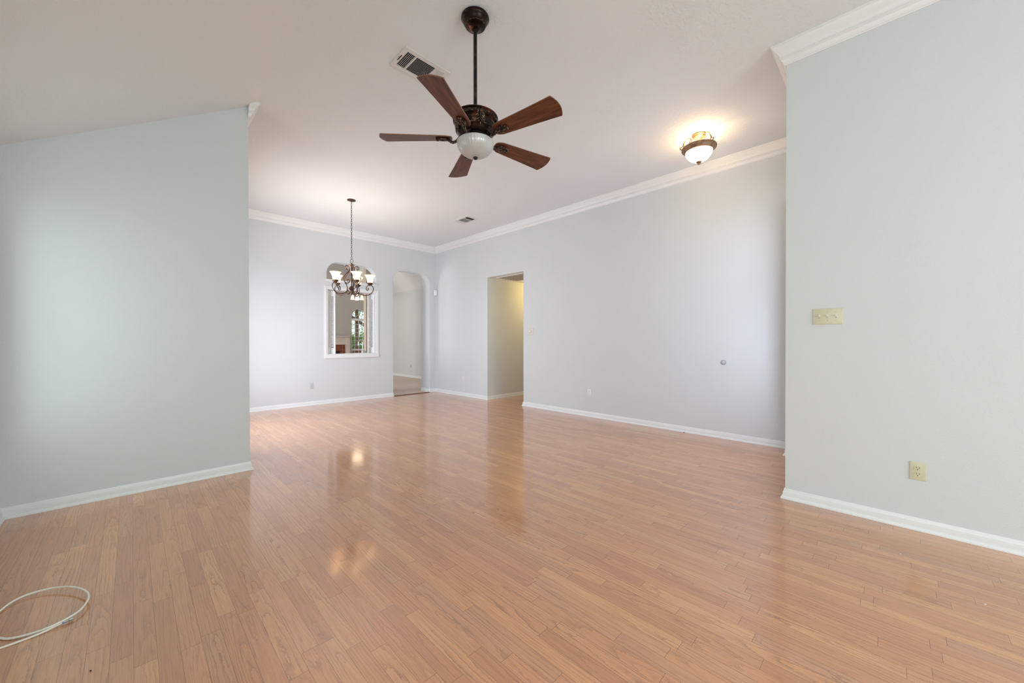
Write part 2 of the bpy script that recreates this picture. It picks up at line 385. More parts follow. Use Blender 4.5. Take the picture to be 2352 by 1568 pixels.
def wall(name, axis, f0, f1, outer, holes, mat, label, bull=0.0, cat='wall'):
    """flat wall with openings; f0 is the room face, f1 the back; bull rounds the edge of each opening."""
    def P(q, d): return (d, q[0], q[1]) if axis == 'x' else (q[0], d, q[1])
    bm = bmesh.new(); sg = 1 if f1 > f0 else -1
    def face(loops, d):
        es = []; rings = []
        for Lp in loops:
            vs_ = [bm.verts.new(P(q, d)) for q in Lp]; rings.append(vs_)
            es += [bm.edges.new((vs_[i], vs_[(i+1) % len(vs_)])) for i in range(len(vs_))]
        bmesh.ops.triangle_fill(bm, edges=es, use_beauty=True, use_dissolve=False); return rings
    K = 4 if bull > 0 else 0
    fr = face([outer]+[offset_loop(h_, bull) for h_ in holes], f0)
    bk = face([outer]+holes, f1)
    def skin(A, B):
        n = len(A)
        for i in range(n): bm.faces.new((A[i], A[(i+1) % n], B[(i+1) % n], B[i]))
    skin(fr[0], bk[0])
    for h_, A, B in zip(holes, fr[1:], bk[1:]):
        prev = A
        for k in range(1, K+1):
            t = PI/2*k/K; Lp = offset_loop(h_, bull*(1-math.sin(t)))
            ring = [bm.verts.new(P(q, f0+sg*bull*(1-math.cos(t)))) for q in Lp]; skin(prev, ring); prev = ring
        skin(prev, B)
    bmesh.ops.recalc_face_normals(bm, faces=bm.faces[:])
    me = bpy.data.meshes.new(name); bm.to_mesh(me); bm.free(); me.materials.append(mat)
    if bull > 0: me.shade_smooth(); me.set_sharp_from_angle(angle=R(35))
    o = bpy.data.objects.new(name, me); col.objects.link(o); return structure(o, label, cat)

def zc(x): return H if x >= CREASE else H-SLOPE*(CREASE-x)
T = 0.15
NICHE = archtop(2.665, 2.400, 3.648, 2.752, 0.235, 12)
PASS = rect(2.667, 0.945, 3.646, 2.232)
ARCH = archtop(4.045, -0.03, 4.962, 2.768, 0.245, 14)
wall('wall_back', 'y', YL, YL+T, rect(XE-T, -0.06, 5.6, 5.2), [PASS, NICHE, ARCH], WALL, 'pale grey back wall with pass-through window and arched doorway', 0.014)
wall('wall_right', 'x', XR, XR+T, rect(0.2, -0.06, YL, H+0.1), [rect(4.822, -0.03, 5.832, 2.502)], WALL, 'long pale grey right wall with the hallway opening', 0.004)
wall('wall_left', 'y', YG, YG+T, [(XW-T, -0.02), (XE, -0.02), (XE, zc(XE)+0.02), (XW-T, zc(XW-T)+0.02)], [], WALL, 'short sage tinted wall at the left under the sloped ceiling')
wall('wall_dining_side', 'x', XE, XE-T, rect(YG+T, -0.02, YL, H+0.1), [rect(5.05, 0.35, 6.95, 2.15)], WALL, 'dining side wall with a window, hidden behind the short left wall')
wall('wall_exterior_side', 'x', XW, XW-T, rect(YB-T, -0.02, YG, zc(XW)+0.05), [rect(-3.35, 0.55, -1.85, 2.15), rect(-1.15, 0.55, 0.35, 2.15), rect(3.20, 0.55, 4.05, 2.15)], WALL, 'exterior wall with windows left of the camera')
wall('wall_rear', 'y', YB, YB-T, [(XW, -0.02), (XN+0.15, -0.02), (XN+0.15, H+0.1), (XW, H+0.1)], [rect(0.3, 0.35, 2.7, 2.35)], WALL, 'rear wall behind the camera')
wall('wall_near_right', 'x', XN, XN+0.16, rect(YB, -0.02, YN, H+0.1), [], WALL, 'near right wall carrying the triple light switch')
wall('wall_entry', 'y', YN, YN-0.14, rect(XN+0.16, -0.02, XR, H+0.1), [rect(3.78, -0.01, 4.74, 2.55)], WALL, 'entry wall around the front door, hidden behind the near right wall')
structure(MB().box((4.83, 0.2, -0.02), (XR, 0.76, 2.60)).build('wall_entry_pier', WALL, smooth=0), 'wall pier between front door and long right wall', 'wall')
# hallway beyond the right wall
HX = XR+T
structure(MB().box((HX, 5.832, -0.02), (7.4, 5.97, 2.7)).build('wall_hall_far', WALL, smooth=0), 'hallway wall lit warm inside the right wall opening', 'wall')
structure(MB().box((HX, 4.68, -0.02), (7.4, 4.822, 2.7)).build('wall_hall_near', WALL, smooth=0), 'hallway wall hidden behind the right wall', 'wall')
structure(MB().box((7.4, 4.6, -0.02), (7.52, 6.0, 2.7)).build('wall_hall_end', WALL, smooth=0), 'end wall of the hallway', 'wall')
structure(MB().box((HX, 4.7, 2.502), (7.5, 5.9, 2.60)).build('ceiling_hall', CEIL, smooth=0), 'low ceiling of the hallway', 'ceiling')
# main ceiling: flat part and slope, one mesh
c = MB()
prof = [(CREASE, H), (XR+T, H), (XR+T, H+0.12), (CREASE-0.02, H+0.12), (XW-T, zc(XW-T)+0.12), (XW-T, zc(XW-T))]
c.add([(x, YB-T, z) for x, z in prof]+[(x, YG+T*0.5, z) for x, z in prof],
      [tuple(range(6)), tuple(reversed(range(6, 12)))]+[(i, (i+1) % 6, 6+(i+1) % 6, 6+i) for i in range(6)])
c.box((XE-T, YG+T*0.5, H), (XR+T, YL, H+0.12))
structure(c.build('ceiling', CEIL, smooth=0), 'textured white ceiling sloping down over the left wall', 'ceiling')
structure(MB().box((XW-T, YB-T, -0.06), (7.5, YL+0.012, 0)).build('floor', FLOOR, smooth=0), 'glossy oak strip floor', 'floor')
structure(MB().box((0.8, YL+0.012, -0.06), (7.0, 14.2, -0.002)).build('floor_kitchen', PALE, smooth=0), 'pale floor beyond the arched doorway', 'floor')
# family room and kitchen beyond the back wall
YF, XF = 14.0, 6.55
WINARCH_C, WINR = 6.005, 0.298
FW = [(WINARCH_C-WINR, 0.12), (WINARCH_C+WINR, 0.12)]+[(WINARCH_C+WINR*math.cos(PI*k/24), 2.03+0.39*math.sin(PI*k/24)) for k in range(25)]
def zf(x): return min(2.9+0.95*(XF-x), 4.85)
wall('wall_family_far', 'y', YF, YF+T, [(0.8, -0.02), (XF+0.2, -0.02), (XF+0.2, zf(XF)), (4.5, 4.85), (0.8, 4.85)], [FW], TAUPE, 'far taupe wall with fireplace and arched window', 0.004)
structure(MB().box((XF, 7.84, -0.02), (XF+0.14, 14.1, 3.2)).build('wall_family_right', WALL, smooth=0), 'far wall seen through the arched doorway', 'wall')
wall('wall_family_left', 'x', 1.0, 0.86, rect(7.84, -0.02, 14.1, 5.0), [rect(9.6, 0.5, 12.8, 2.5)], TAUPE, 'family room side wall with a window added for light')
q = MB()
for x0, x1 in ((0.8, 4.497), (4.497, XF+0.15)):
    q.add([(x0, 7.84, zf(x0)), (x1, 7.84, zf(x1)), (x1, 14.15, zf(x1)), (x0, 14.15, zf(x0)), (x0, 7.84, zf(x0)+.1), (x1, 7.84, zf(x1)+.1), (x1, 14.15, zf(x1)+.1), (x0, 14.15, zf(x0)+.1)],
          [(3,2,1,0),(4,5,6,7),(0,1,5,4),(1,2,6,5),(2,3,7,6),(3,0,4,7)])
structure(q.build('ceiling_family', CEIL, smooth=0), 'vaulted ceiling of the room beyond', 'ceiling')
x0, x1 = 4.690, 5.42
q = MB().add([(x0,10.5,0),(x1,10.5,0),(x1,10.65,0),(x0,10.65,0),(x0,10.5,zf(x0)),(x1,10.5,zf(x1)),(x1,10.65,zf(x1)),(x0,10.65,zf(x0))],
             [(3,2,1,0),(4,5,6,7),(0,1,5,4),(1,2,6,5),(2,3,7,6),(3,0,4,7)])
structure(q.build('wall_kitchen_stub', CREAM, smooth=0), 'cream wall end seen at the right of the pass-through', 'wall')
structure(MB().box((5.0, YL+T, -0.02), (5.6, 8.105, 3.6)).build('wall_passage', WALL, smooth=0), 'grey passage wall just inside the arched doorway', 'wall')

structure(MB().box((4.285, 8.3, -0.02), (4.36, 9.0, 2.45)).build('wall_light_block', WALL, smooth=0), 'unseen partition added to keep light off the passage wall', 'wall')  # unseen partition added to shade the passage wall

# ------------------------------------------------------------------ mouldings
BASEP = [(0, 0), (BP, 0), (BP, .008), (.0235, .015), (.019, .020), (.0145, .022), (.0140, .046), (.0115, .049), (.0120, .053), (.0095, .057), (.0075, .064), (.0065, .073), (.004, BH), (0, BH)]
CROWNP = [(0, 0), (CP, 0), (CP, -.011), (.080, -.014), (.076, -.022), (.066, -.036), (.054, -.050), (.043, -.066), (.037, -.079), (.037, -.084), (.041, -.087), (.041, -.091), (.034, -.094), (.034, -.099), (.027, -.103), (.019, -.118), (.016, -.130), (.010, -.134), (.008, -CH), (0, -CH)]
def sweep(path, prof, z0, mb=None):
    mb = mb or MB(); n = len(path); m = len(prof); vs_ = []
    for i in range(n):
        q1 = Vector(path[i])
        d1 = (q1-Vector(path[i-1])).normalized() if i > 0 else None
        d2 = (Vector(path[i+1])-q1).normalized() if i < n-1 else None
        n1 = Vector((d1.y, -d1.x)) if d1 else None; n2 = Vector((d2.y, -d2.x)) if d2 else None
        if n1 is None: b = n2
        elif n2 is None: b = n1
        else: b = n1+n2; b = b/b.dot(n1)
        for (o_, z) in prof: vs_.append((q1.x+b.x*o_, q1.y+b.y*o_, z0+z))
    fs = [tuple(range(m)), tuple(reversed(range((n-1)*m, n*m)))]
    for i in range(n-1):
        for k in range(m):
            k2 = (k+1) % m; fs.append((i*m+k, i*m+k2, (i+1)*m+k2, (i+1)*m+k))
    return mb.add(vs_, fs)
def base(name, path, label): return structure(sweep(path, BASEP, 0).build(name, TRIM, smooth=30), label, 'baseboard')
def crown(name, path, label): return structure(sweep(path, CROWNP, H).build(name, TRIM, smooth=30), label, 'crown molding')
base('baseboard_left', [(XW, YB), (XW, YG), (XE, YG), (XE, YL)], 'white baseboard along the short left wall')
base('baseboard_back', [(XE, YL), (4.031, YL), (4.045, YL+0.014), (4.045, YL+T)], 'white baseboard on the back wall left of the arch')
base('baseboard_back_corner', [(4.962, YL+T), (4.962, YL+0.014), (4.976, YL), (XR, YL), (XR, 5.832), (7.4, 5.832)], 'white baseboard from the arch around the corner into the hallway')
base('baseboard_right', [(7.4, 4.822), (XR, 4.822), (XR, 0.76), (4.83, 0.76), (4.83, YN), (4.80, YN)], 'white baseboard along the long right wall')
base('baseboard_near_right', [(3.72, YN), (XN, YN), (XN, YB), (XW, YB)], 'white baseboard along the near right wall')
base('baseboard_passage', [(5.0, 8.105), (5.0, YL+T)], 'white baseboard inside the arched doorway')
base('baseboard_family', [(XF, 14.0), (XF, 8.2)], 'white baseboard beyond the arched doorway')
crown('trim_1', [(XE-0.002, YG), (XE, YG), (XE, YL), (XR, YL)], 'white crown molding on the back wall')
crown('trim_2', [(XR, YL), (XR, YN), (XN, YN), (XN, YB), (CREASE, YB)], 'white crown molding along the right walls')
th = MB(); th.box((4.05, YL-0.040, 0), (4.957, YL+0.022, 0.011), b=0.003)
structure(th.build('trim_3', THRESH), 'brown wood threshold strip in the arched doorway', 'threshold')

# pass-through casing, sill, ledge under the upper arch
def casing(name, s0, z0, s1, z1, wd, lab):
    m = MB(); y1 = YL
    for i, (d, pr) in enumerate(((0.0, 0.016), (0.018, 0.022), (0.026, 0.014))):
        a0 = d; a1 = (0.020, 0.030, wd)[i]
        m.box((s0+a0, y1-pr, z0), (s0+a1, y1, z1-a0)); m.box((s1-a1, y1-pr, z0), (s1-a0, y1, z1-a0)); m.box((s0+a1, y1-pr, z1-a1), (s1-a1, y1, z1-a0))
    m.box((s0-0.004, y1-0.022, z0-0.072), (s1+0.004, y1, z0), b=0.004)
    m.box((s0+wd-.03, y1-0.004, z0), (s0+wd+.012, y1+T+.004, z1-wd+.03)); m.box((s1-wd-.012, y1-0.004, z0), (s1-wd+.03, y1+T+.004, z1-wd+.03))
    m.box((s0+wd+.012, y1-0.004, z1-wd-0.012), (s1-wd-.012, y1+T+.004, z1-wd+.03))
    m.box((s0+wd+.012, y1-0.004, z0), (s1-wd-.012, y1+T+0.02, z0+0.010))
    return structure(m.build(name, TRIM, smooth=0), lab, 'window casing')
casing('trim_4', 2.615, 0.945, 3.703, 2.275, 0.055, 'white casing around the pass-through window')
lg = MB(); lg.box((2.648, YL-0.020, 2.362), (3.668, YL+T+0.005, 2.402)); lg.box((2.640, YL-0.030, 2.386), (3.676, YL-0.018, 2.402), b=0.003); lg.box((2.652, YL-0.026, 2.362), (3.664, YL-0.018, 2.384), b=0.003)
structure(lg.build('trim_5', TRIM), 'white ledge under the small upper arch', 'ledge')

# ------------------------------------------------------------------ windows and door
def window(name, axis, face, back, s0, z0, s1, z1, nx, nz, label):
    m = MB(); fw = 0.05
    def bx(a0, b0, a1, b1, d0, d1):
        if axis == 'x': m.box((min(d0, d1), a0, b0), (max(d0, d1), a1, b1))
        else: m.box((a0, min(d0, d1), b0), (a1, max(d0, d1), b1))
    mid = (face+back)/2; d0, d1 = mid-0.03, mid+0.03
    bx(s0, z0, s0+fw, z1, d0, d1); bx(s1-fw, z0, s1, z1, d0, d1); bx(s0, z0, s1, z0+fw, d0, d1); bx(s0, z1-fw, s1, z1, d0, d1)
    for i in range(1, nx): x = s0+(s1-s0)*i/nx; bx(x-.012, z0, x+.012, z1, mid-.015, mid+.015)
    for i in range(1, nz): z = z0+(z1-z0)*i/nz; bx(s0, z-.012, s1, z+.012, mid-.015, mid+.015)
    fr = structure(m.build(name, TRIM, smooth=0), label, 'window')
    m = MB(); bx(s0+fw, z0+fw, s1-fw, z1-fw, mid-.003, mid+.003); m.build('pane', GLASS, fr, smooth=0); return fr
window('window_1', 'x', XW, XW-T, -3.35, .55, -1.85, 2.15, 2, 2, 'window far behind the camera on the exterior wall')
window('window_2', 'x', XW, XW-T, -1.15, .55, .35, 2.15, 2, 2, 'window beside the camera on the exterior wall')
window('window_3', 'x', XW, XW-T, 3.20, .55, 4.05, 2.15, 1, 2, 'window ahead of the camera on the exterior wall')
window('window_4', 'y', YB, YB-T, .3, .35, 2.7, 2.35, 3, 2, 'wide window in the rear wall')
window('window_5', 'x', XE, XE-T, 5.05, .35, 6.95, 2.15, 3, 2, 'dining window hidden behind the short left wall')
window('window_6', 'x', 1.0, .86, 9.6, .5, 12.8, 2.5, 4, 2, 'unseen window added to light the family room')  # window added out of view so light can enter the family room
# arched family-room window
m = MB(); y0, y1 = YF+0.05, YF+0.10
xl, xr = WINARCH_C-WINR, WINARCH_C+WINR
m.box((xl, y0, .12), (xl+.03, y1, 2.03)); m.box((xr-.03, y0, .12), (xr, y1, 2.03)); m.box((xl, y0, .12), (xr, y1, .16))
m.box((xl, y0-.03, 1.97), (xr, y1, 2.05)); m.box((xl, y0-.01, .86), (xr, y1, .91))
arcp = [Vector((WINARCH_C+(WINR-.013)*math.cos(PI*k/24), (y0+y1)/2, 2.03+(.39-.013)*math.sin(PI*k/24))) for k in range(25)]
m.tube(arcp, .018, 6)
m.tube([Vector((WINARCH_C+.11*math.cos(PI*k/12), (y0+y1)/2, 2.05+.13*math.sin(PI*k/12))) for k in range(13)], .008, 6)
for tt in (35, 90, 145): m.tube([(WINARCH_C+.11*math.cos(R(tt)), (y0+y1)/2, 2.05+.13*math.sin(R(tt))), (WINARCH_C+.28*math.cos(R(tt)), (y0+y1)/2, 2.03+.37*math.sin(R(tt)))], .008, 6)
wf = structure(m.build('window_7', TRIM, smooth=30), 'narrow arched window beside the fireplace', 'window')
m = MB()
for i in range(1, 4): x = xl+(xr-xl)*i/4; m.box((x-.006, y0+.015, .16), (x+.006, y0+.03, 1.97))
for i in range(1, 12): z = .16+1.82*i/12; m.box((xl, y0+.012, z-.006), (xr, y0+.033, z+.006))
m.build('muntin_grid', TRIM, wf, smooth=0)
m = MB(); m.poly([(x, z) for x, z in FW], -.003, .003, Matrix.Translation((0, YF+.08, 0)) @ Matrix.Rotation(PI/2, 4, 'X')); m.build('pane', GLASS, wf, smooth=0)
# front door with a tall glass light and a transom, hidden behind the near right wall
m = MB(); y0, y1 = YN-.09, YN-.045
m.box((3.80, y0, 0.004), (3.98, y1, 2.08)); m.box((4.54, y0, 0.004), (4.72, y1, 2.08)); m.box((3.98, y0, 0.004), (4.54, y1, .70)); m.box((3.98, y0, 1.62), (4.54, y1, 2.08))
m.box((3.78, y0-.02, 2.08), (4.74, y1+.02, 2.16)); m.box((3.78, y0-.02, 2.47), (4.74, y1+.02, 2.55))
for xx in (3.78, 4.72): m.box((xx, y0-.02, 0), (xx+.02, y1+.02, 2.55))
dr = structure(m.build('door_1', DOORP, smooth=0), 'front door with glass light and transom, out of view', 'door')
m = MB(); m.box((3.98, y0+.018, .70), (4.54, y0+.024, 1.62)); m.box((3.80, y0+.018, 2.16), (4.72, y0+.024, 2.47)); m.build('pane', GLASS, dr, smooth=0)
m = MB(); m.lathe([(.026, 0), (.026, .006), (.010, .010), (.010, .030), (.026, .040), (.030, .052), (.022, .064), (.004, .068)], 20, Matrix.Translation((3.87, y1, .937)) @ Matrix.Rotation(-PI/2, 4, 'X')); m.build('door_knob', STEEL, dr)

# ------------------------------------------------------------------ ceiling fan
FX, FY = 1.678, 2.024
fan = thing('ceiling_fan', 'dark bronze ceiling fan with five walnut blades and ribbed glass light', 'ceiling fan', (FX, FY, H))
m = MB(); m.lathe([(.060, 0), (.088, -.001), (.0945, -.006), (.0955, -.014), (.091, -.018), (.0885, -.020), (.086, -.030), (.080, -.042), (.072, -.052), (.066, -.057), (.066, -.061), (.058, -.066), (.046, -.071), (.036, -.074), (.030, -.083), (.020, -.086)], 48)
can = m.build('canopy', BRONZE, fan)
m = MB(); m.rope(.0660, -.060, .0040, 52); m.build('rope_band', BRONZE_L, can)
m = MB(); m.lathe([(.0125, -.70), (.0125, -.075)], 20); m.build('downrod', BRONZE_D, fan)
Z0 = 2.735-H      # top of the motor housing
m = MB(); m.lathe([(.03, .022), (.05, .020), (.06, .006), (.135, .004), (.150, .002), (.156, -.003), (.156, -.010), (.150, -.013), (.147, -.016), (.147, -.034), (.143, -.037), (.138, -.040), (.140, -.052), (.141, -.066), (.137, -.080), (.131, -.088), (.131, -.098), (.126, -.101), (.122, -.110), (.112, -.122), (.100, -.131), (.096, -.134), (.092, -.140), (.080, -.142)], 64, Matrix.Translation((0, 0, Z0)))
mot = m.build('motor_housing', BRONZE, fan)
m = MB(); m.rope(.1475, Z0-.020, .0050, 90); m.rope(.1475, Z0-.030, .0050, 90); m.rope(.1315, Z0-.093, .0044, 90); m.build('rope_band', BRONZE_L, mot)
def leaf_mb(m, L, W, M, lobes=6):
    m.ball((L*.5, 0, .006), L*.5, .006, .006, M, 8, 6)
    for i in range(lobes):
        f = i/(lobes-1); x = L*(.12+.72*f); wd = W*(1-.35*abs(f-.35)*1.6)
        for s in (-1, 1):
            Q = M @ Matrix.Translation((x, s*wd*.42, .004)) @ Matrix.Rotation(s*R(38), 4, 'Z')
            m.ball((0, 0, 0), wd*.52, wd*.17, .006, Q, 8, 6)
    m.ball((L*1.0, 0, .006), .010, .007, .007, M, 8, 6)
for k in range(5):
    ang = R(-152.04+36+72*k)
    m = MB(); M = Matrix.Rotation(ang, 4, 'Z') @ Matrix.Translation((.143, 0, Z0-.008)) @ Matrix.Rotation(R(97), 4, 'Y')
    leaf_mb(m, .098, .044, M); m.build('leaf_ornament', BRONZE_L, mot)
m = MB(); m.lathe([(.080, -.140), (.086, -.143), (.086, -.152), (.110, -.156), (.114, -.160), (.110, -.165), (.05, -.165)], 40, Matrix.Translation((0, 0, Z0))); m.build('light_fitter', BRONZE, fan)
nd = 14; prof = []
for i in range(nd+1):
    t = PI/2*i/nd; prof.append((max(.1265*math.cos(t), .004), Z0-.162-.012-.096*math.sin(t)))
prof = [(.108, Z0-.160), (.120, Z0-.163), (.1265, Z0-.168)]+prof
m = MB(); m.lathe(prof, 216, None, lambda rr, z, t: rr*(1+.007*math.sin(54*t+5*math.sin(4*t))), cap=False)
m.build('light_dome', FROST, fan, 60)
m = MB(); m.lathe([(.004, -.296), (.010, -.293), (.0135, -.286), (.0135, -.280), (.010, -.274), (.016, -.270), (.016, -.266), (.006, -.262), (.006, -.20)], 20, Matrix.Translation((0, 0, Z0+.012))); m.v = [(x*1.15, y*1.15, z) for x, y, z in m.v]; m.build('finial', BRONZE_D, fan)
# blades: built once along +x, five of them, each with its bronze arm
ZB = 2.597-H
def blade_outline():
    xs = [.160, .175, .205, .26, .34, .44, .54, .628]; hw = [.026, .040, .052, .056, .061, .067, .074, .0810]
    topc = list(zip(xs, hw)); tip = []
    for k in range(1, 10):
        f = k/10; y = .0810*(1-2*f); tip.append((.628+.023*(1-(y/.081)**2), y))
    return topc+tip+[(x, -h_) for x, h_ in reversed(topc)]
bm_ = MB(); bm_.poly(blade_outline(), -.003, .003); blade_me = None
for k in range(5):
    ang = R(-152.04+72*k)
    M = Matrix.Rotation(ang, 4, 'Z') @ Matrix.Translation((0, 0, ZB)) @ Matrix.Rotation(-R(12.1), 4, 'X')
    if blade_me is None:
        b = bm_.build('blade', BLADE, fan, 30); b.data.materials.append(BLADE_E)
        for f in b.data.polygons:
            if abs(f.normal.z) < 0.5: f.material_index = 1
        blade_me = b.data
        am = MB()
        am.tube(spline([(.088, 0, .016), (.108, 0, .004), (.128, 0, -.016), (.150, 0, -.026), (.170, 0, -.022), (.188, 0, -.010), (.205, 0, -.008)], 6), [.010]*37, 8)
        am.box((.17, -.014, -.0075), (.225, .014, -.003), b=.002)
        leaf_mb(am, .080, .046, Matrix.Translation((.185, 0, -.0055)) @ Matrix.Rotation(PI, 4, 'X'), 5)
        for s in (-1, 1): am.ball((.262, s*.013, -.010), .011, .009, .008)
        arm = am.build('blade_arm', BRONZE_L, b); arm_me = arm.data
    else:
        b = bpy.data.objects.new('blade', blade_me); col.objects.link(b); b.parent = fan
        arm = bpy.data.objects.new('blade_arm', arm_me); col.objects.link(arm); arm.parent = b
    b.matrix_local = M

# ------------------------------------------------------------------ chandelier
CX, CY = 2.455, 6.010
ch = thing('chandelier', 'bronze five arm chandelier with lit bell glass shades on a chain', 'chandelier', (CX, CY, H))
m = MB(); m.lathe([(.02, 0), (.060, -.001), (.064, -.005), (.062, -.010), (.050, -.014), (.026, -.018), (.012, -.026), (.005, -.028)], 36); m.build('canopy', BRONZE_C, ch)
def zz(z): return z-H
m = MB(); zt, zb = zz(H)-.026, zz(2.500); n = 26; LL = (zt-zb)/n*1.28
for i in range(n):
    zc_ = zt-(zt-zb)*(i+.5)/n; base_a = R(45)+(PI/2 if i % 2 else 0)
    d = Vector((math.cos(base_a), math.sin(base_a), 0)); pts = []
    for k in range(14):
        t = 2*PI*k/14; pts.append(Vector((0, 0, zc_))+d*(.0085*math.cos(t))+Vector((0, 0, LL/2*math.sin(t))))
    m.tube(pts, .0026, 6, closed=True)
m.build('chain', BRONZE_C, ch)
m = MB(); m.tube([Vector((.7*.022*math.cos(2*PI*k/20), -.7*.022*math.cos(2*PI*k/20), zz(2.463)+.032*math.sin(2*PI*k/20))) for k in range(20)], .004, 8, closed=True); m.build('hanging_loop', BRONZE_C, ch)
m = MB(); m.lathe([(.004, zz(2.432)), (.008, zz(2.428)), (.010, zz(2.420)), (.040, zz(2.415)), (.046, zz(2.408)), (.040, zz(2.398)), (.026, zz(2.386)), (.018, zz(2.370)), (.009, zz(2.362)), (.009, zz(2.26)), (.015, zz(2.252)), (.015, zz(2.246)), (.009, zz(2.24)), (.009, zz(2.075)), (.022, zz(2.066)), (.034, zz(2.050)), (.046, zz(2.036)), (.046, zz(2.024)), (.030, zz(2.012)), (.020, zz(1.990)), (.024, zz(1.975)), (.016, zz(1.958)), (.006, zz(1.945)), (.009, zz(1.936)), (.003, zz(1.926))], 28); m.build('column', BRONZE_C, ch)
ARM = [(.081, 2.328), (.100, 2.336), (.106, 2.364), (.078, 2.388), (.048, 2.366), (.044, 2.312), (.0876, 2.26), (.131, 2.198), (.131, 2.146), (.100, 2.104), (.080, 2.042), (.0876, 1.984), (.150, 1.940), (.2315, 1.937), (.298, 1.979), (.322, 2.042), (.300, 2.090), (.262, 2.097), (.226, 2.078), (.212, 2.042), (.226, 2.016), (.246, 2.028), (.243, 2.048)]
arm0 = None
for k in range(5):
    th = R(-90)+R(44.87)+R(0)
    # angle k about the axis, measured from the direction towards the camera, clockwise to its right
    az = math.atan2(-CY, -CX)+R(15+72*k)
    if arm0 is None:
        m = MB(); m.tube(spline([(x, 0, zz(z)) for x, z in ARM], 6), .0065, 8)
        m.tube(spline([(.104, 0, zz(2.112)), (.066, 0, zz(2.118)), (.040, 0, zz(2.142)), (.052, 0, zz(2.170)), (.080, 0, zz(2.166)), (.078, 0, zz(2.148))], 6), .0052, 8)
        m.tube(spline([(.095, 0, zz(1.972)), (.070, 0, zz(1.944)), (.044, 0, zz(1.952)), (.038, 0, zz(1.985)), (.058, 0, zz(1.998)), (.062, 0, zz(1.982))], 6), .0050, 8)
        m.ball((.08, 0, zz(2.332)), .010); m.ball((.243, 0, zz(2.046)), .010); m.box((.094, -.009, zz(2.098)), (.112, .009, zz(2.110)), b=.003)
        arm = m.build('arm', BRONZE_C, ch)
        m = MB(); m.lathe([(.006, zz(2.090)), (.016, zz(2.094)), (.028, zz(2.104)), (.040, zz(2.114)), (.044, zz(2.124)), (.040, zz(2.134)), (.030, zz(2.138)), (.016, zz(2.140))], 24, Matrix.Translation((.270, 0, 0))); m.build('shade_cup', BRONZE_C, arm)
        m = MB(); o_ = [(.028, 2.128), (.037, 2.140), (.044, 2.165), (.050, 2.195), (.058, 2.222), (.070, 2.243), (.083, 2.256)]
        prof = [(x, zz(z)) for x, z in o_]+[(x-.003, zz(z)-.0005) for x, z in reversed(o_)]
        m.lathe(prof, 32, Matrix.Translation((.270, 0, 0)), cap=False); m.build('glass_shade', SHADE_C, arm)
        arm0 = arm
    else: arm = copy_tree(arm0, ch)
    arm.rotation_euler = (0, 0, az)
    point('chandelier_bulb_light', (CX+.27*math.cos(az), CY+.27*math.sin(az), 2.215), 4.4, (1.0, 0.86, 0.70), .025)

# ------------------------------------------------------------------ semi-flush light in the entry
SX, SY = 4.332, 1.462
sf = thing('ceiling_light', 'lit bronze bowl ceiling light with scroll arms near the crown molding', 'ceiling light', (SX, SY, H))
m = MB(); m.lathe([(.02, 0), (.066, -.001), (.071, -.006), (.070, -.014), (.060, -.020), (.056, -.030), (.046, -.036), (.030, -.040), (.022, -.050), (.010, -.056), (.004, -.058)], 40); m.build('canopy', BRONZE_S, sf)
m = MB(); m.lathe([(.006, -.055), (.006, -.295)], 12); m.build('stem', BRONZE_S, sf)
m = MB()
ro = [(.134, -.132), (.162, -.130), (.170, -.136), (.173, -.145), (.168, -.154), (.160, -.162), (.151, -.174), (.141, -.184), (.134, -.187), (.130, -.182), (.130, -.132)]
m.lathe(ro, 72, None, cap=False)
rim = m.build('rim', BRONZE_S, sf)
m = MB(); m.rope(.1665, -.154, .0060, 64); m.build('rope_band', BRONZE_S, rim)
nd = 14; prof = [(max(.133*math.cos(PI/2*i/nd)**1.05, .004), -.178-.117*math.sin(PI/2*i/nd)) for i in range(nd+1)]
m = MB(); m.lathe(prof, 64, None, cap=False); m.build('glass_bowl', BOWL_L, sf, 70)
m = MB(); m.lathe([(.004, -.322), (.012, -.320), (.017, -.313), (.014, -.306), (.010, -.303), (.026, -.299), (.029, -.293), (.022, -.288), (.006, -.285)], 24); m.build('finial', BRONZE_S, sf)
arm0 = None
for k in range(3):
    az = math.atan2(-SY, -SX)+R(-75+120*k)
    if arm0 is None:
        m = MB(); m.tube(spline([(.094, 0, -.070), (.086, 0, -.082), (.074, 0, -.072), (.078, 0, -.046), (.102, 0, -.030), (.128, 0, -.040), (.146, 0, -.070), (.150, 0, -.105), (.154, 0, -.138), (.174, 0, -.150), (.189, 0, -.138), (.186, 0, -.122), (.174, 0, -.122)], 6), .0055, 8)
        m.tube(spline([(.064, 0, -.018), (.082, 0, -.030), (.084, 0, -.052), (.070, 0, -.056), (.062, 0, -.040)], 6), .0045, 8)
        for z in (-.085, -.098, -.111): m.ball((.150+(-z-.075)*.3, 0, z), .0085)
        m.ball((.092, 0, -.072), .009); arm0 = m.build('arm', BRONZE_S, sf); arm = arm0
    else: arm = copy_tree(arm0, sf)
    arm.rotation_euler = (0, 0, az)
for k in range(2):
    az = R(45+180*k)
    point('ceiling_light_bulb', (SX+.085*math.cos(az), SY+.085*math.sin(az), H-.125), 3.4, (1.0, 0.70, 0.40), .02)

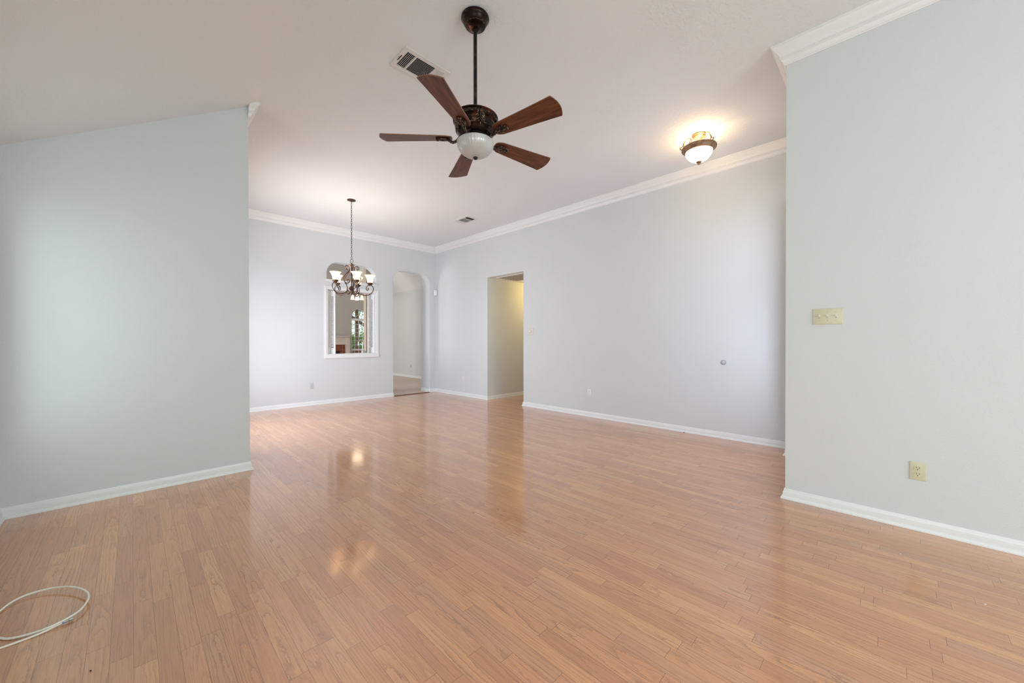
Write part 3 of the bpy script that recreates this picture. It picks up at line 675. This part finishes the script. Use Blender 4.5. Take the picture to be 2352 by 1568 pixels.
# ------------------------------------------------------------------ ceiling vents
def vent(label, x0, y0, x1, y1, z, kind):
    """built with its long side on local x, hanging at the ceiling, bottom face at -0.008"""
    L, W = x1, y1
    v = thing('ceiling_vent', label, 'vent', (x0, y0, z))
    return v
v1 = thing('ceiling_vent', 'white three section ceiling register behind the fan blade', 'vent', ((1.469+1.874)/2, (2.584+2.843)/2, H))
Lx, Ly = .2025, .1295
m = MB()
fz0, fz1 = -.010, 0
ix, iy = Lx-.034, Ly-.036
for lo, hi in (((-Lx, -Ly), (Lx, -iy)), ((-Lx, iy), (Lx, Ly)), ((-Lx, -iy), (-ix, iy)), ((ix, -iy), (Lx, iy)), ((-.094, -iy), (-.084, iy)), ((.084, -iy), (.094, iy))):
    m.box((lo[0], lo[1], fz0), (hi[0], hi[1], fz1))
m.box((-Lx-.002, -Ly-.002, -.0035), (Lx+.002, -Ly, 0)); m.box((-Lx-.002, Ly, -.0035), (Lx+.002, Ly+.002, 0))
m.build('frame', VENTW, v1, 0)
m = MB(); m.box((-ix, -iy, -.0012), (ix, iy, -.0004)); m.build('duct_shade', DARK, v1, 0)  # flat dark sheet stands in for the shade inside the register
m = MB()
n = 13
for i in range(n):
    y = -iy+(2*iy)*(i+.5)/n; m.box((-.084, -.0045, -.0006), (.084, .0045, .0006), Matrix.Translation((0, y, -.006)) @ Matrix.Rotation(R(38), 4, 'X'))
for s in (-1, 1):
    for i in range(6):
        x = s*(.094+(ix-.094)*(i+.5)/6); m.box((-.0055, -iy, -.0006), (.0055, iy, .0006), Matrix.Translation((x, 0, -.006)) @ Matrix.Rotation(R(42*s), 4, 'Y'))
m.build('slats', VENTW, v1, 0)
m = MB(); m.box((-.1855, -.03, -.0135), (-.181, .035, -.009)); m.build('lever', DARK, v1, 0)
m = MB(); m.lathe([(.004, -.012), (.004, -.009)], 10, Matrix.Translation((-.193, .0, 0))); m.build('screw', STEEL, v1)
m = MB(); m.lathe([(.004, -.012), (.004, -.009)], 10, Matrix.Translation((.188, 0, 0))); m.build('screw', STEEL, v1)
v2 = thing('ceiling_vent', 'small white ceiling register with brown openings near the back corner', 'vent', ((4.205+4.461)/2, (5.309+5.722)/2, H))
Lx, Ly = .128, .2065; ix, iy = Lx-.030, Ly-.034
m = MB()
for lo, hi in (((-Lx, -Ly), (Lx, -iy)), ((-Lx, iy), (Lx, Ly)), ((-Lx, -iy), (-ix, iy)), ((ix, -iy), (Lx, iy)), ((-ix, -.075), (ix, -.063)), ((-ix, .098), (ix, .108))):
    m.box((lo[0], lo[1], -.010), (hi[0], hi[1], 0))
m.build('frame', VENTW, v2, 0)
m = MB(); m.box((-ix, -iy, -.0012), (ix, iy, -.0004)); m.build('duct_shade', DUCT, v2, 0)  # thin brown sheet coloured like the shade behind the slats
m = MB()
for i in range(12):
    x = -ix+2*ix*(i+.5)/12; m.box((-.0042, -.063, -.0006), (.0042, .098, .0006), Matrix.Translation((x, 0, -.006)) @ Matrix.Rotation(R(-52), 4, 'Y'))
for i in range(5):
    y = .108+(iy-.108)*(i+.5)/5; m.box((-ix, -.005, -.0006), (ix, .005, .0006), Matrix.Translation((0, y, -.006)) @ Matrix.Rotation(R(-30), 4, 'X'))
m.build('slats', VENTW, v2, 0)
# return-air grille in the hallway ceiling
g = thing('return_air_grille', 'brown shadowed slatted grille in the hallway ceiling', 'grille', (5.56, 5.32, 2.502))
m = MB(); Lx, Ly = .30, .37; ix, iy = Lx-.03, Ly-.03
for lo, hi in (((-Lx, -Ly), (Lx, -iy)), ((-Lx, iy), (Lx, Ly)), ((-Lx, -iy), (-ix, iy)), ((ix, -iy), (Lx, iy))): m.box((lo[0], lo[1], -.012), (hi[0], hi[1], 0))
m.build('frame', VENTW, g, 0)
m = MB(); m.box((-ix, -iy, -.0015), (ix, iy, -.0004)); m.build('duct_shade', DUCT, g, 0)  # brown sheet in place of the shaded space above the grille
m = MB()
for i in range(7):
    x = -ix+2*ix*(i+.5)/7; m.box((-.009, -iy, -.0015), (.009, iy, .0015), Matrix.Translation((x, 0, -.010)) @ Matrix.Rotation(R(-70), 4, 'Y'))
m.build('slats', m_plain('grille_tan', (0.62, 0.50, 0.36), 0.5), g, 0)
hl = thing('hall_ceiling_light', 'small warm dome light on the hallway ceiling, out of view', 'ceiling light', (6.55, 5.25, 2.502))
m = MB(); m.lathe([(.12, 0), (.125, -.02), (.11, -.024)], 32); m.build('base', BRONZE_S, hl)
m = MB(); m.lathe([(max(.11*math.cos(PI/2*i/8), .004), -.022-.07*math.sin(PI/2*i/8)) for i in range(9)], 32, cap=False); m.build('glass_bowl', m_shade('hall_bowl_lit', (1, .72, .36), 3.0), hl)
point('hall_bulb_light', (6.55, 5.25, 2.36), 14, (1.0, 0.68, 0.22), .06)

# ------------------------------------------------------------------ wall plates (local: x to the right, z up, +y out of the wall towards the room is -y)
def frame_on(axis_dir, loc):
    """empty rotation so that local -y faces the room"""
    return {'-y': 0, '-x': -PI/2}[axis_dir]
def outlet(label, loc, face, plate, dev, slot, group):
    o = thing('wall_outlet', label, 'outlet', loc, frame_on(face, loc), group)
    m = MB(); m.box((-.035, -.006, -.057), (.035, 0, .057), b=.0025); m.build('plate', plate, o)
    for s in (1, -1):
        c0 = s*.0195; pts = []
        for k in range(28):
            t = 2*PI*k/28; pts.append((.0172*math.cos(t), max(min(.0172*math.sin(t), .0142), -.0142)))
        m = MB(); m.poly(pts, 0, .0022, Matrix.Translation((0, -.0058, c0)) @ Matrix.Rotation(PI/2, 4, 'X'))
        rc = m.build('receptacle', dev, o)
        m = MB()
        for xx, hh in ((-.0063, .0042), (.0063, .0034)): m.box((xx-.0011, -.0086, c0+.003-hh), (xx+.0011, -.0079, c0+.003+hh))
        m.lathe([(.0024, 0), (.0024, .0007)], 12, Matrix.Translation((0, -.0079, c0-.0075)) @ Matrix.Rotation(PI/2, 4, 'X'))
        m.build('slots', slot, rc, 0)
    m = MB(); m.lathe([(.0030, 0), (.0026, .0012)], 12, Matrix.Translation((0, -.0060, 0)) @ Matrix.Rotation(PI/2, 4, 'X')); m.build('screw', dev, o)
    return o
G = 'wall outlets'
SLOTG = m_plain('slot_grey', (0.22, 0.22, 0.22), 0.7)
outlet('ivory duplex outlet low on the near right wall', (XN, -.132, .374), '-x', IVORY, IVORY, DARK, G)
outlet('white duplex outlet low on the long right wall', (XR, 3.380, .380), '-x', WHITE_P, WHITE_P, SLOTG, G)
outlet('white outlet between the back corner and hallway opening', (XR, 6.635, .372), '-x', WHITE_P, WHITE_P, SLOTG, G)
outlet('grey white outlet on the back wall below the pass-through', (2.379, YL, .365), '-y', GREY_P, GREY_P, SLOTG, G)
outlet('small outlet on the far wall seen through the arched doorway', (XF, 11.28, .375), '-x', GREY_P, GREY_P, SLOTG, G)
# triple switch
sw = thing('light_switch', 'ivory triple toggle switch plate on the near right wall', 'light switch', (XN, .3128, 1.3755), -PI/2)
m = MB(); m.box((-.0820, -.006, -.057), (.0820, 0, .057), b=.0025); m.build('plate', IVORY, sw)
for xx in (-.046, 0, .046):
    m = MB(); m.box((xx-.0052, -.0072, -.0122), (xx+.0052, -.0058, .0122)); sl = m.build('toggle_slot', IVORY_P, sw, 0)
    m = MB(); m.box((-.0042, -.014, -.0055), (.0042, 0, .0055), Matrix.Translation((xx, -.005, .0015)) @ Matrix.Rotation(R(-28), 4, 'X'), b=.0015); m.build('toggle', WHITE_P, sw)
    m = MB(); m.box((xx-.0050, -.0074, -.0122), (xx+.0050, -.0071, -.0085)); m.build('shadow_gap', SLOTG, sl, 0)
    for zz_ in (-.030, .030):
        m = MB(); m.lathe([(.0030, 0), (.0026, .0012)], 12, Matrix.Translation((xx, -.0058, zz_)) @ Matrix.Rotation(PI/2, 4, 'X')); m.build('screw', STEEL, sw)
# dimmer by the hallway
dm = thing('dimmer_switch', 'pale ivory dimmer plate with round knob beside the hallway opening', 'dimmer switch', (XR, 4.628, 1.376), -PI/2)
m = MB(); m.box((-.058, -.006, -.061), (.058, 0, .061), b=.0025); m.build('plate', IVORY_P, dm)
m = MB(); m.lathe([(.021, 0), (.021, .006), (.018, .009), (.016, .022), (.014, .025), (.004, .026)], 28, Matrix.Translation((-.014, -.006, .002)) @ Matrix.Rotation(PI/2, 4, 'X')); m.build('knob', WHITE_P, dm)
m = MB(); m.box((.026, -.0085, .004), (.036, -.0058, .014)); m.box((.026, -.0085, -.012), (.036, -.0058, -.003)); m.build('button', GREY_P, dm, 0)
# motion detector in the back corner
ms = thing('motion_detector', 'small white motion detector high in the back corner', 'motion detector', (XR-.030, YL-.030, 2.350), R(-45))
m = MB(); m.box((-.037, -.030, -.066), (.037, .012, .066), b=.009); m.build('body', WHITE_P, ms)
m = MB(); m.box((-.022, -.0325, -.054), (.022, -.029, .010), b=.0012); m.build('lens', m_plain('lens_white', (.86, .88, .9), .3), ms)
# door bumper: white rubber, its shade put into greyer colours
bp_ = thing('door_bumper', 'round white wall bumper, greyed for shade, for the front door on the right wall', 'door stop', (XR, 1.443, .937), -PI/2)
Mx = Matrix.Rotation(PI/2, 4, 'X')
m = MB(); m.lathe([(.030, 0), (.030, .004), (.027, .007), (.022, .008)], 28, Mx); m.build('base_ring', RUBBER, bp_)
m = MB(); m.lathe([(.023, .006), (.023, .014), (.019, .022), (.011, .027), (.003, .028)], 28, Mx); m.build('cushion', m_plain('rubber_white_shaded', (.50, .51, .54), .25), bp_)

# ------------------------------------------------------------------ shutters in the pass-through
def shutter(label, sgn, xj):
    """two folded leaves in a V: hinge at the jamb, vertex towards the kitchen"""
    s = thing('louvered_shutter', label, 'shutter', (xj, YL+.012, .957), 0, 'pass-through shutters')
    hgt = 1.255-.02
    P0 = Vector((0.008*sgn, .004, 0)); P1 = Vector((.072*sgn, .105, 0)); P2 = Vector((.150*sgn, .012, 0))
    for A, B in ((P0, P1), (P1, P2)):
        d = (B-A); L = d.length; an = math.atan2(d.y, d.x)
        M = Matrix.Translation(A) @ Matrix.Rotation(an, 4, 'Z')
        m = MB(); st = .032
        m.box((0, -.009, 0), (st, .009, hgt), M, b=.002); m.box((L-st, -.009, 0), (L, .009, hgt), M, b=.002)
        m.box((st, -.008, 0), (L-st, .008, .12), M); m.box((st, -.008, hgt-.11), (L-st, .008, hgt), M)
        lf = m.build('leaf', TRIM, s, 30)
        m = MB(); n = 42
        for i in range(n):
            z = .13+(hgt-.25)*(i+.5)/n
            m.box((st, -.0125, -.0016), (L-st, .0125, .0016), M @ Matrix.Translation((0, 0, z)) @ Matrix.Rotation(R(40), 4, 'X'))
        m.build('louvers', TRIM, lf, 0)
    return s
shutter('left louvered white shutter folded open in the pass-through', 1, 2.679)
shutter('right louvered white shutter folded open in the pass-through', -1, 3.634)

# ------------------------------------------------------------------ kitchen side and beyond
kc = thing('kitchen_counter', 'tan kitchen counter just behind the pass-through sill', 'counter', (3.0, 8.15, 0))
m = MB(); m.box((-1.3, -.28, .09), (.98, .28, .87)); m.box((-1.3, -.28, 0), (.98, .22, .09)); m.build('cabinet', CABINET, kc, 0)
m = MB(); m.box((-1.32, -.305, .87), (1.0, .31, .912), b=.006); m.build('countertop', COUNTER, kc)
fa = thing('kitchen_faucet', 'brushed metal gooseneck faucet behind the pass-through', 'faucet', (3.585, 8.20, .912))
m = MB(); m.lathe([(.028, 0), (.028, .012), (.016, .022), (.014, .05)], 20); m.build('base', CHROME, fa)
m = MB()
sp = [(0, 0, .03), (0, 0, .20)]+[(-.052+.052*math.cos(R(t)), -.012*(1-math.cos(R(t))), .25+.075*math.sin(R(t))) for t in range(0, 181, 20)]+[(-.108, -.026, .20)]
m.tube(spline(sp, 5), .011, 10); m.build('spout', CHROME, fa)
cdy = thing('sink_caddy', 'small grey sink caddy beside the kitchen faucet', 'caddy', (3.60, 8.10, .912))
m = MB(); m.lathe([(.045, 0), (.058, .006), (.060, .016), (.054, .018)], 24); m.build('tray', BLACK, cdy)
m = MB(); m.lathe([(.046, .016), (.056, .04), (.060, .075), (.063, .08), (.058, .08), (.052, .04), (.044, .018)], 24, cap=False); m.build('bowl', GREY_P, cdy)
m = MB(); m.rope(.061, .08, .004, 20); m.build('rim', STEEL, cdy)
pp = MB(); pp.box((-.16, -.045, 0), (.11, .045, .004), Matrix.Translation((3.19, YL+.03, .9555)))
tag(pp.build('paper_sheet', PAPER, smooth=0), 'white paper lying on the pass-through sill', 'paper')
# fireplace
fp = thing('fireplace', 'cream mantel fireplace with red brown surround on the far wall', 'fireplace', (5.0, YF, 0))
m = MB(); m.box((-.75, -.20, 1.365), (.58, 0, 1.40), b=.006); m.box((-.71, -.16, 1.33), (.56, 0, 1.365), b=.008); m.build('mantel_shelf', STONE, fp)
m = MB(); m.box((-.68, -.11, 1.085), (.46, 0, 1.33)); m.box((-.55, -.120, 1.14), (.36, -.108, 1.155)); m.box((-.55, -.120, 1.205), (.36, -.108, 1.22)); m.box((-.55, -.120, 1.265), (.36, -.108, 1.275)); m.build('frieze', STONE, fp, 0)
for s, x in ((1, .46), (-1, -.82)):
    m = MB(); m.box((x, -.13, .0), (x+.14, 0, 1.33), b=.004); m.box((x-.012, -.145, 1.06), (x+.152, 0, 1.09), b=.004); m.box((x-.012, -.145, .985), (x+.152, 0, 1.005), b=.004); m.box((x-.02, -.15, 0), (x+.16, 0, .16), b=.004); m.build('pilaster', STONE, fp)
m = MB(); m.box((-.68, -.045, .0), (.46, -.001, 1.085)); sr = m.build('brick_surround', BRICKM, fp, 0)
m = MB(); m.box((-.50, -.050, .0), (.27, -.044, .86)); m.build('firebox', BLACK, sr, 0)  # flat black panel set on the brick as the firebox opening
m = MB()
for i in range(8): m.box((-.66+i*.145, -.0475, .02), (-.652+i*.145, -.0445, 1.08))
for z in (.18, .36, .54, .72, .90): m.box((.27, -.0470, z), (.46, -.0440, z+.008))
m.build('mortar', m_plain('mortar_tan', (.36, .2, .15), .8), sr, 0)
# far light fixture
FFX, FFY = 5.075, 12.0
ff = thing('hanging_light', 'lit bell shade light fixture far behind the pass-through', 'light fixture', (FFX, FFY, zf(FFX)))
top = zf(FFX)
m = MB(); m.lathe([(.05, -.01), (.07, -.06), (.05, -.09), (.012, -.10)], 24); m.build('canopy', BRONZE_C, ff)
m = MB(); m.lathe([(.010, -.05), (.010, -(top-2.80))], 12); m.build('rod', BRONZE_C, ff)
m = MB(); m.lathe([(.012, 2.82-top), (.055, 2.80-top), (.060, 2.74-top), (.04, 2.70-top), (.035, 2.66-top), (.008, 2.60-top)], 24); m.build('hub', BRONZE_C, ff)
a0 = None
for k in range(4):
    az = math.atan2(-FFY, -FFX)+R(5+90*k)
    if a0 is None:
        m = MB(); m.tube(spline([(.03, 0, 2.74-top), (.09, 0, 2.76-top), (.13, 0, 2.72-top), (.135, 0, 2.665-top)], 5), .008, 8); a0 = m.build('arm', BRONZE_C, ff)
        m = MB(); m.lathe([(.018, 2.685-top), (.032, 2.66-top), (.042, 2.62-top), (.052, 2.56-top), (.066, 2.525-top), (.063, 2.525-top), (.048, 2.56-top), (.038, 2.62-top), (.028, 2.655-top)], 24, Matrix.Translation((.137, 0, 0)), cap=False); m.build('glass_shade', SHADE_F, a0); ar = a0
    else: ar = copy_tree(a0, ff)
    ar.rotation_euler = (0, 0, az)
point('far_fixture_light', (FFX, FFY, 2.50), 5, (1, .76, .5), .16)
# outdoors behind the arched window
structure(MB().box((3.0, YF+T+.02, -.30), (12, 34, -.10)).build('floor_lawn', GRASS, smooth=0), 'lawn outside the arched window', 'lawn')
pt = thing('patio_post', 'brick and timber patio post with a brace outside the arched window', 'post', (6.50, 15.4, -.10))
m = MB(); m.box((-.12, -.12, 0), (.12, .12, 1.02), b=.006); m.build('brick_base', BRICKM, pt)
m = MB(); m.box((-.055, -.055, 1.02), (.055, .055, 2.60), b=.006); m.build('timber_shaft', TIMBER, pt)
m = MB(); m.box((-.42, -.05, -.05), (.42, .05, .05), Matrix.Translation((.10, -.10, 2.06)) @ Matrix.Rotation(R(32), 4, 'Y')); m.build('brace', TIMBER, pt, 0)
structure(MB().box((4.8, YF+T+.05, 2.50), (9.0, 16.4, 2.60)).build('ceiling_patio', TAUPE, smooth=0), 'patio ceiling outside the arched window', 'ceiling')
def shrub(label, x, y, rad, hh, n, seed):
    rnd = random.Random(seed); t_ = thing('garden_shrub', label, 'shrub', (x, y, -.10), 0, 'shrubs outside the arched window')
    m = MB()
    for i in range(n):
        th_ = rnd.uniform(0, 2*PI); u = rnd.uniform(-1, 1); q = rnd.uniform(.55, 1); s = math.sqrt(1-u*u)
        c0 = Vector((rad*q*s*math.cos(th_), rad*q*s*math.sin(th_), hh*.55+hh*.45*q*u)); L = rnd.uniform(.05, .10)
        M = Matrix.Translation(c0) @ Matrix.Rotation(rnd.uniform(0, 6.3), 4, 'Z') @ Matrix.Rotation(rnd.uniform(-1.2, 1.2), 4, 'Y')
        m.add([(-L, 0, 0), (0, -L*.45, .01), (L, 0, 0), (0, L*.45, .01)], [(0, 1, 2, 3)], M)
    m.build('foliage', LEAFA, t_, 0)
    m = MB(); m.tube([(0, 0, 0), (.03, 0, hh*.3), (0, .02, hh*.7)], [.05, .04, .02], 8); m.build('trunk', BARK, t_)
shrub('leafy shrub left of the patio post outside the arched window', 7.30, 18.0, .45, 1.7, 1300, 1)
shrub('leafy shrub right of the patio post outside the arched window', 8.15, 18.6, .55, 1.8, 1400, 2)
shrub('tall leafy tree behind the patio post outside the arched window', 9.3, 22.0, 1.5, 4.4, 1500, 3)

# ------------------------------------------------------------------ cable and crumbs on the floor
cb = thing('coaxial_cable', 'loose loop of cream coaxial cable lying on the oak floor', 'cable', (-.30, 2.62, 0))
A = [(-0.211, 2.482, .0085), (-0.225, 2.479, .007), (-0.259, 2.464, .0055), (-0.297, 2.458, .0045), (-0.337, 2.456, .0042), (-0.368, 2.456, .0042), (-0.395, 2.465, .0042), (-0.433, 2.486, .0042), (-.468, 2.52, .0042), (-.482, 2.57, .0042), (-0.467, 2.612, .0042),
     (-0.432, 2.598, .0042), (-0.381, 2.539, .0045), (-0.362, 2.514, .005), (-0.338, 2.497, .006), (-0.299, 2.483, .007), (-0.26, 2.475, .0105), (-0.216, 2.478, .0165), (-0.185, 2.497, .018), (-0.163, 2.526, .019), (-0.148, 2.578, .022), (-0.146, 2.625, .025), (-0.159, 2.68, .026), (-0.186, 2.74, .025), (-0.225, 2.798, .022), (-0.275, 2.842, .018), (-0.333, 2.863, .014), (-0.375, 2.854, .012), (-0.402, 2.822, .010), (-0.417, 2.787, .008), (-0.439, 2.745, .006), (-0.472, 2.714, .0042), (-.53, 2.68, .0042), (-.60, 2.66, .0042)]
off = Vector((-.30, 2.62, 0))
m = MB(); m.tube([Vector(q)-off for q in spline(A, 6)], .0042, 10); m.build('sheath', CABLE, cb)
cdir = (Vector((-0.185, 2.486, .0095))-Vector((-0.211, 2.482, .0085))).normalized()
Mc = Matrix.Translation(Vector((-0.2125, 2.4818, .0085))-off) @ cdir.to_track_quat('Z', 'Y').to_matrix().to_4x4()
m = MB(); m.lathe([(.0040, -.001), (.0049, -.001), (.0049, .003), (.0040, .003)], 16, Mc); m.build('ring', BLUE, cb)
m = MB(); m.lathe([(.0040, .003), (.0042, .004), (.0040, .017), (.0034, .018), (.0060, .0185), (.0060, .029), (.0045, .030), (.0040, .029)], 6, Mc); m.build('connector', STEEL, cb, 20)
def crumb(name, label, loc, sx, sy, sz, mat, rot, seed):
    rnd = random.Random(seed); m = MB(); m.ball((0, 0, 0), 1, 1, 1, None, 8, 6)
    m.v = [tuple(c*(1+rnd.uniform(-.18, .18)) for c in q) for q in m.v]
    zmin = min(q[2] for q in m.v); m.v = [(q[0]*sx, q[1]*sy, (q[2]-zmin)*sz) for q in m.v]
    o = m.build(name, mat, smooth=60); o.location = loc; o.rotation_euler = (0, 0, rot); tag(o, label, 'crumb'); return o
crumb('floor_crumb', 'tiny black crumb on the floor at the lower left', (-.111, 2.057, 0), .0022, .0045, .0018, BLACK, .4, 1)
crumb('floor_crumb', 'tiny black crumb on the floor by the right wall baseboard', (5.092, 1.899, 0), .005, .007, .005, BLACK, .2, 5)
crumb('floor_crumb', 'tiny white paint chip on the floor at the far right', (2.735, -.314, 0), .003, .0065, .0015, PAPER, .9, 2)
crumb('floor_crumb', 'tiny white paint chip on the floor near the ivory outlet', (3.042, -.049, 0), .003, .005, .0015, PAPER, 1.4, 3)
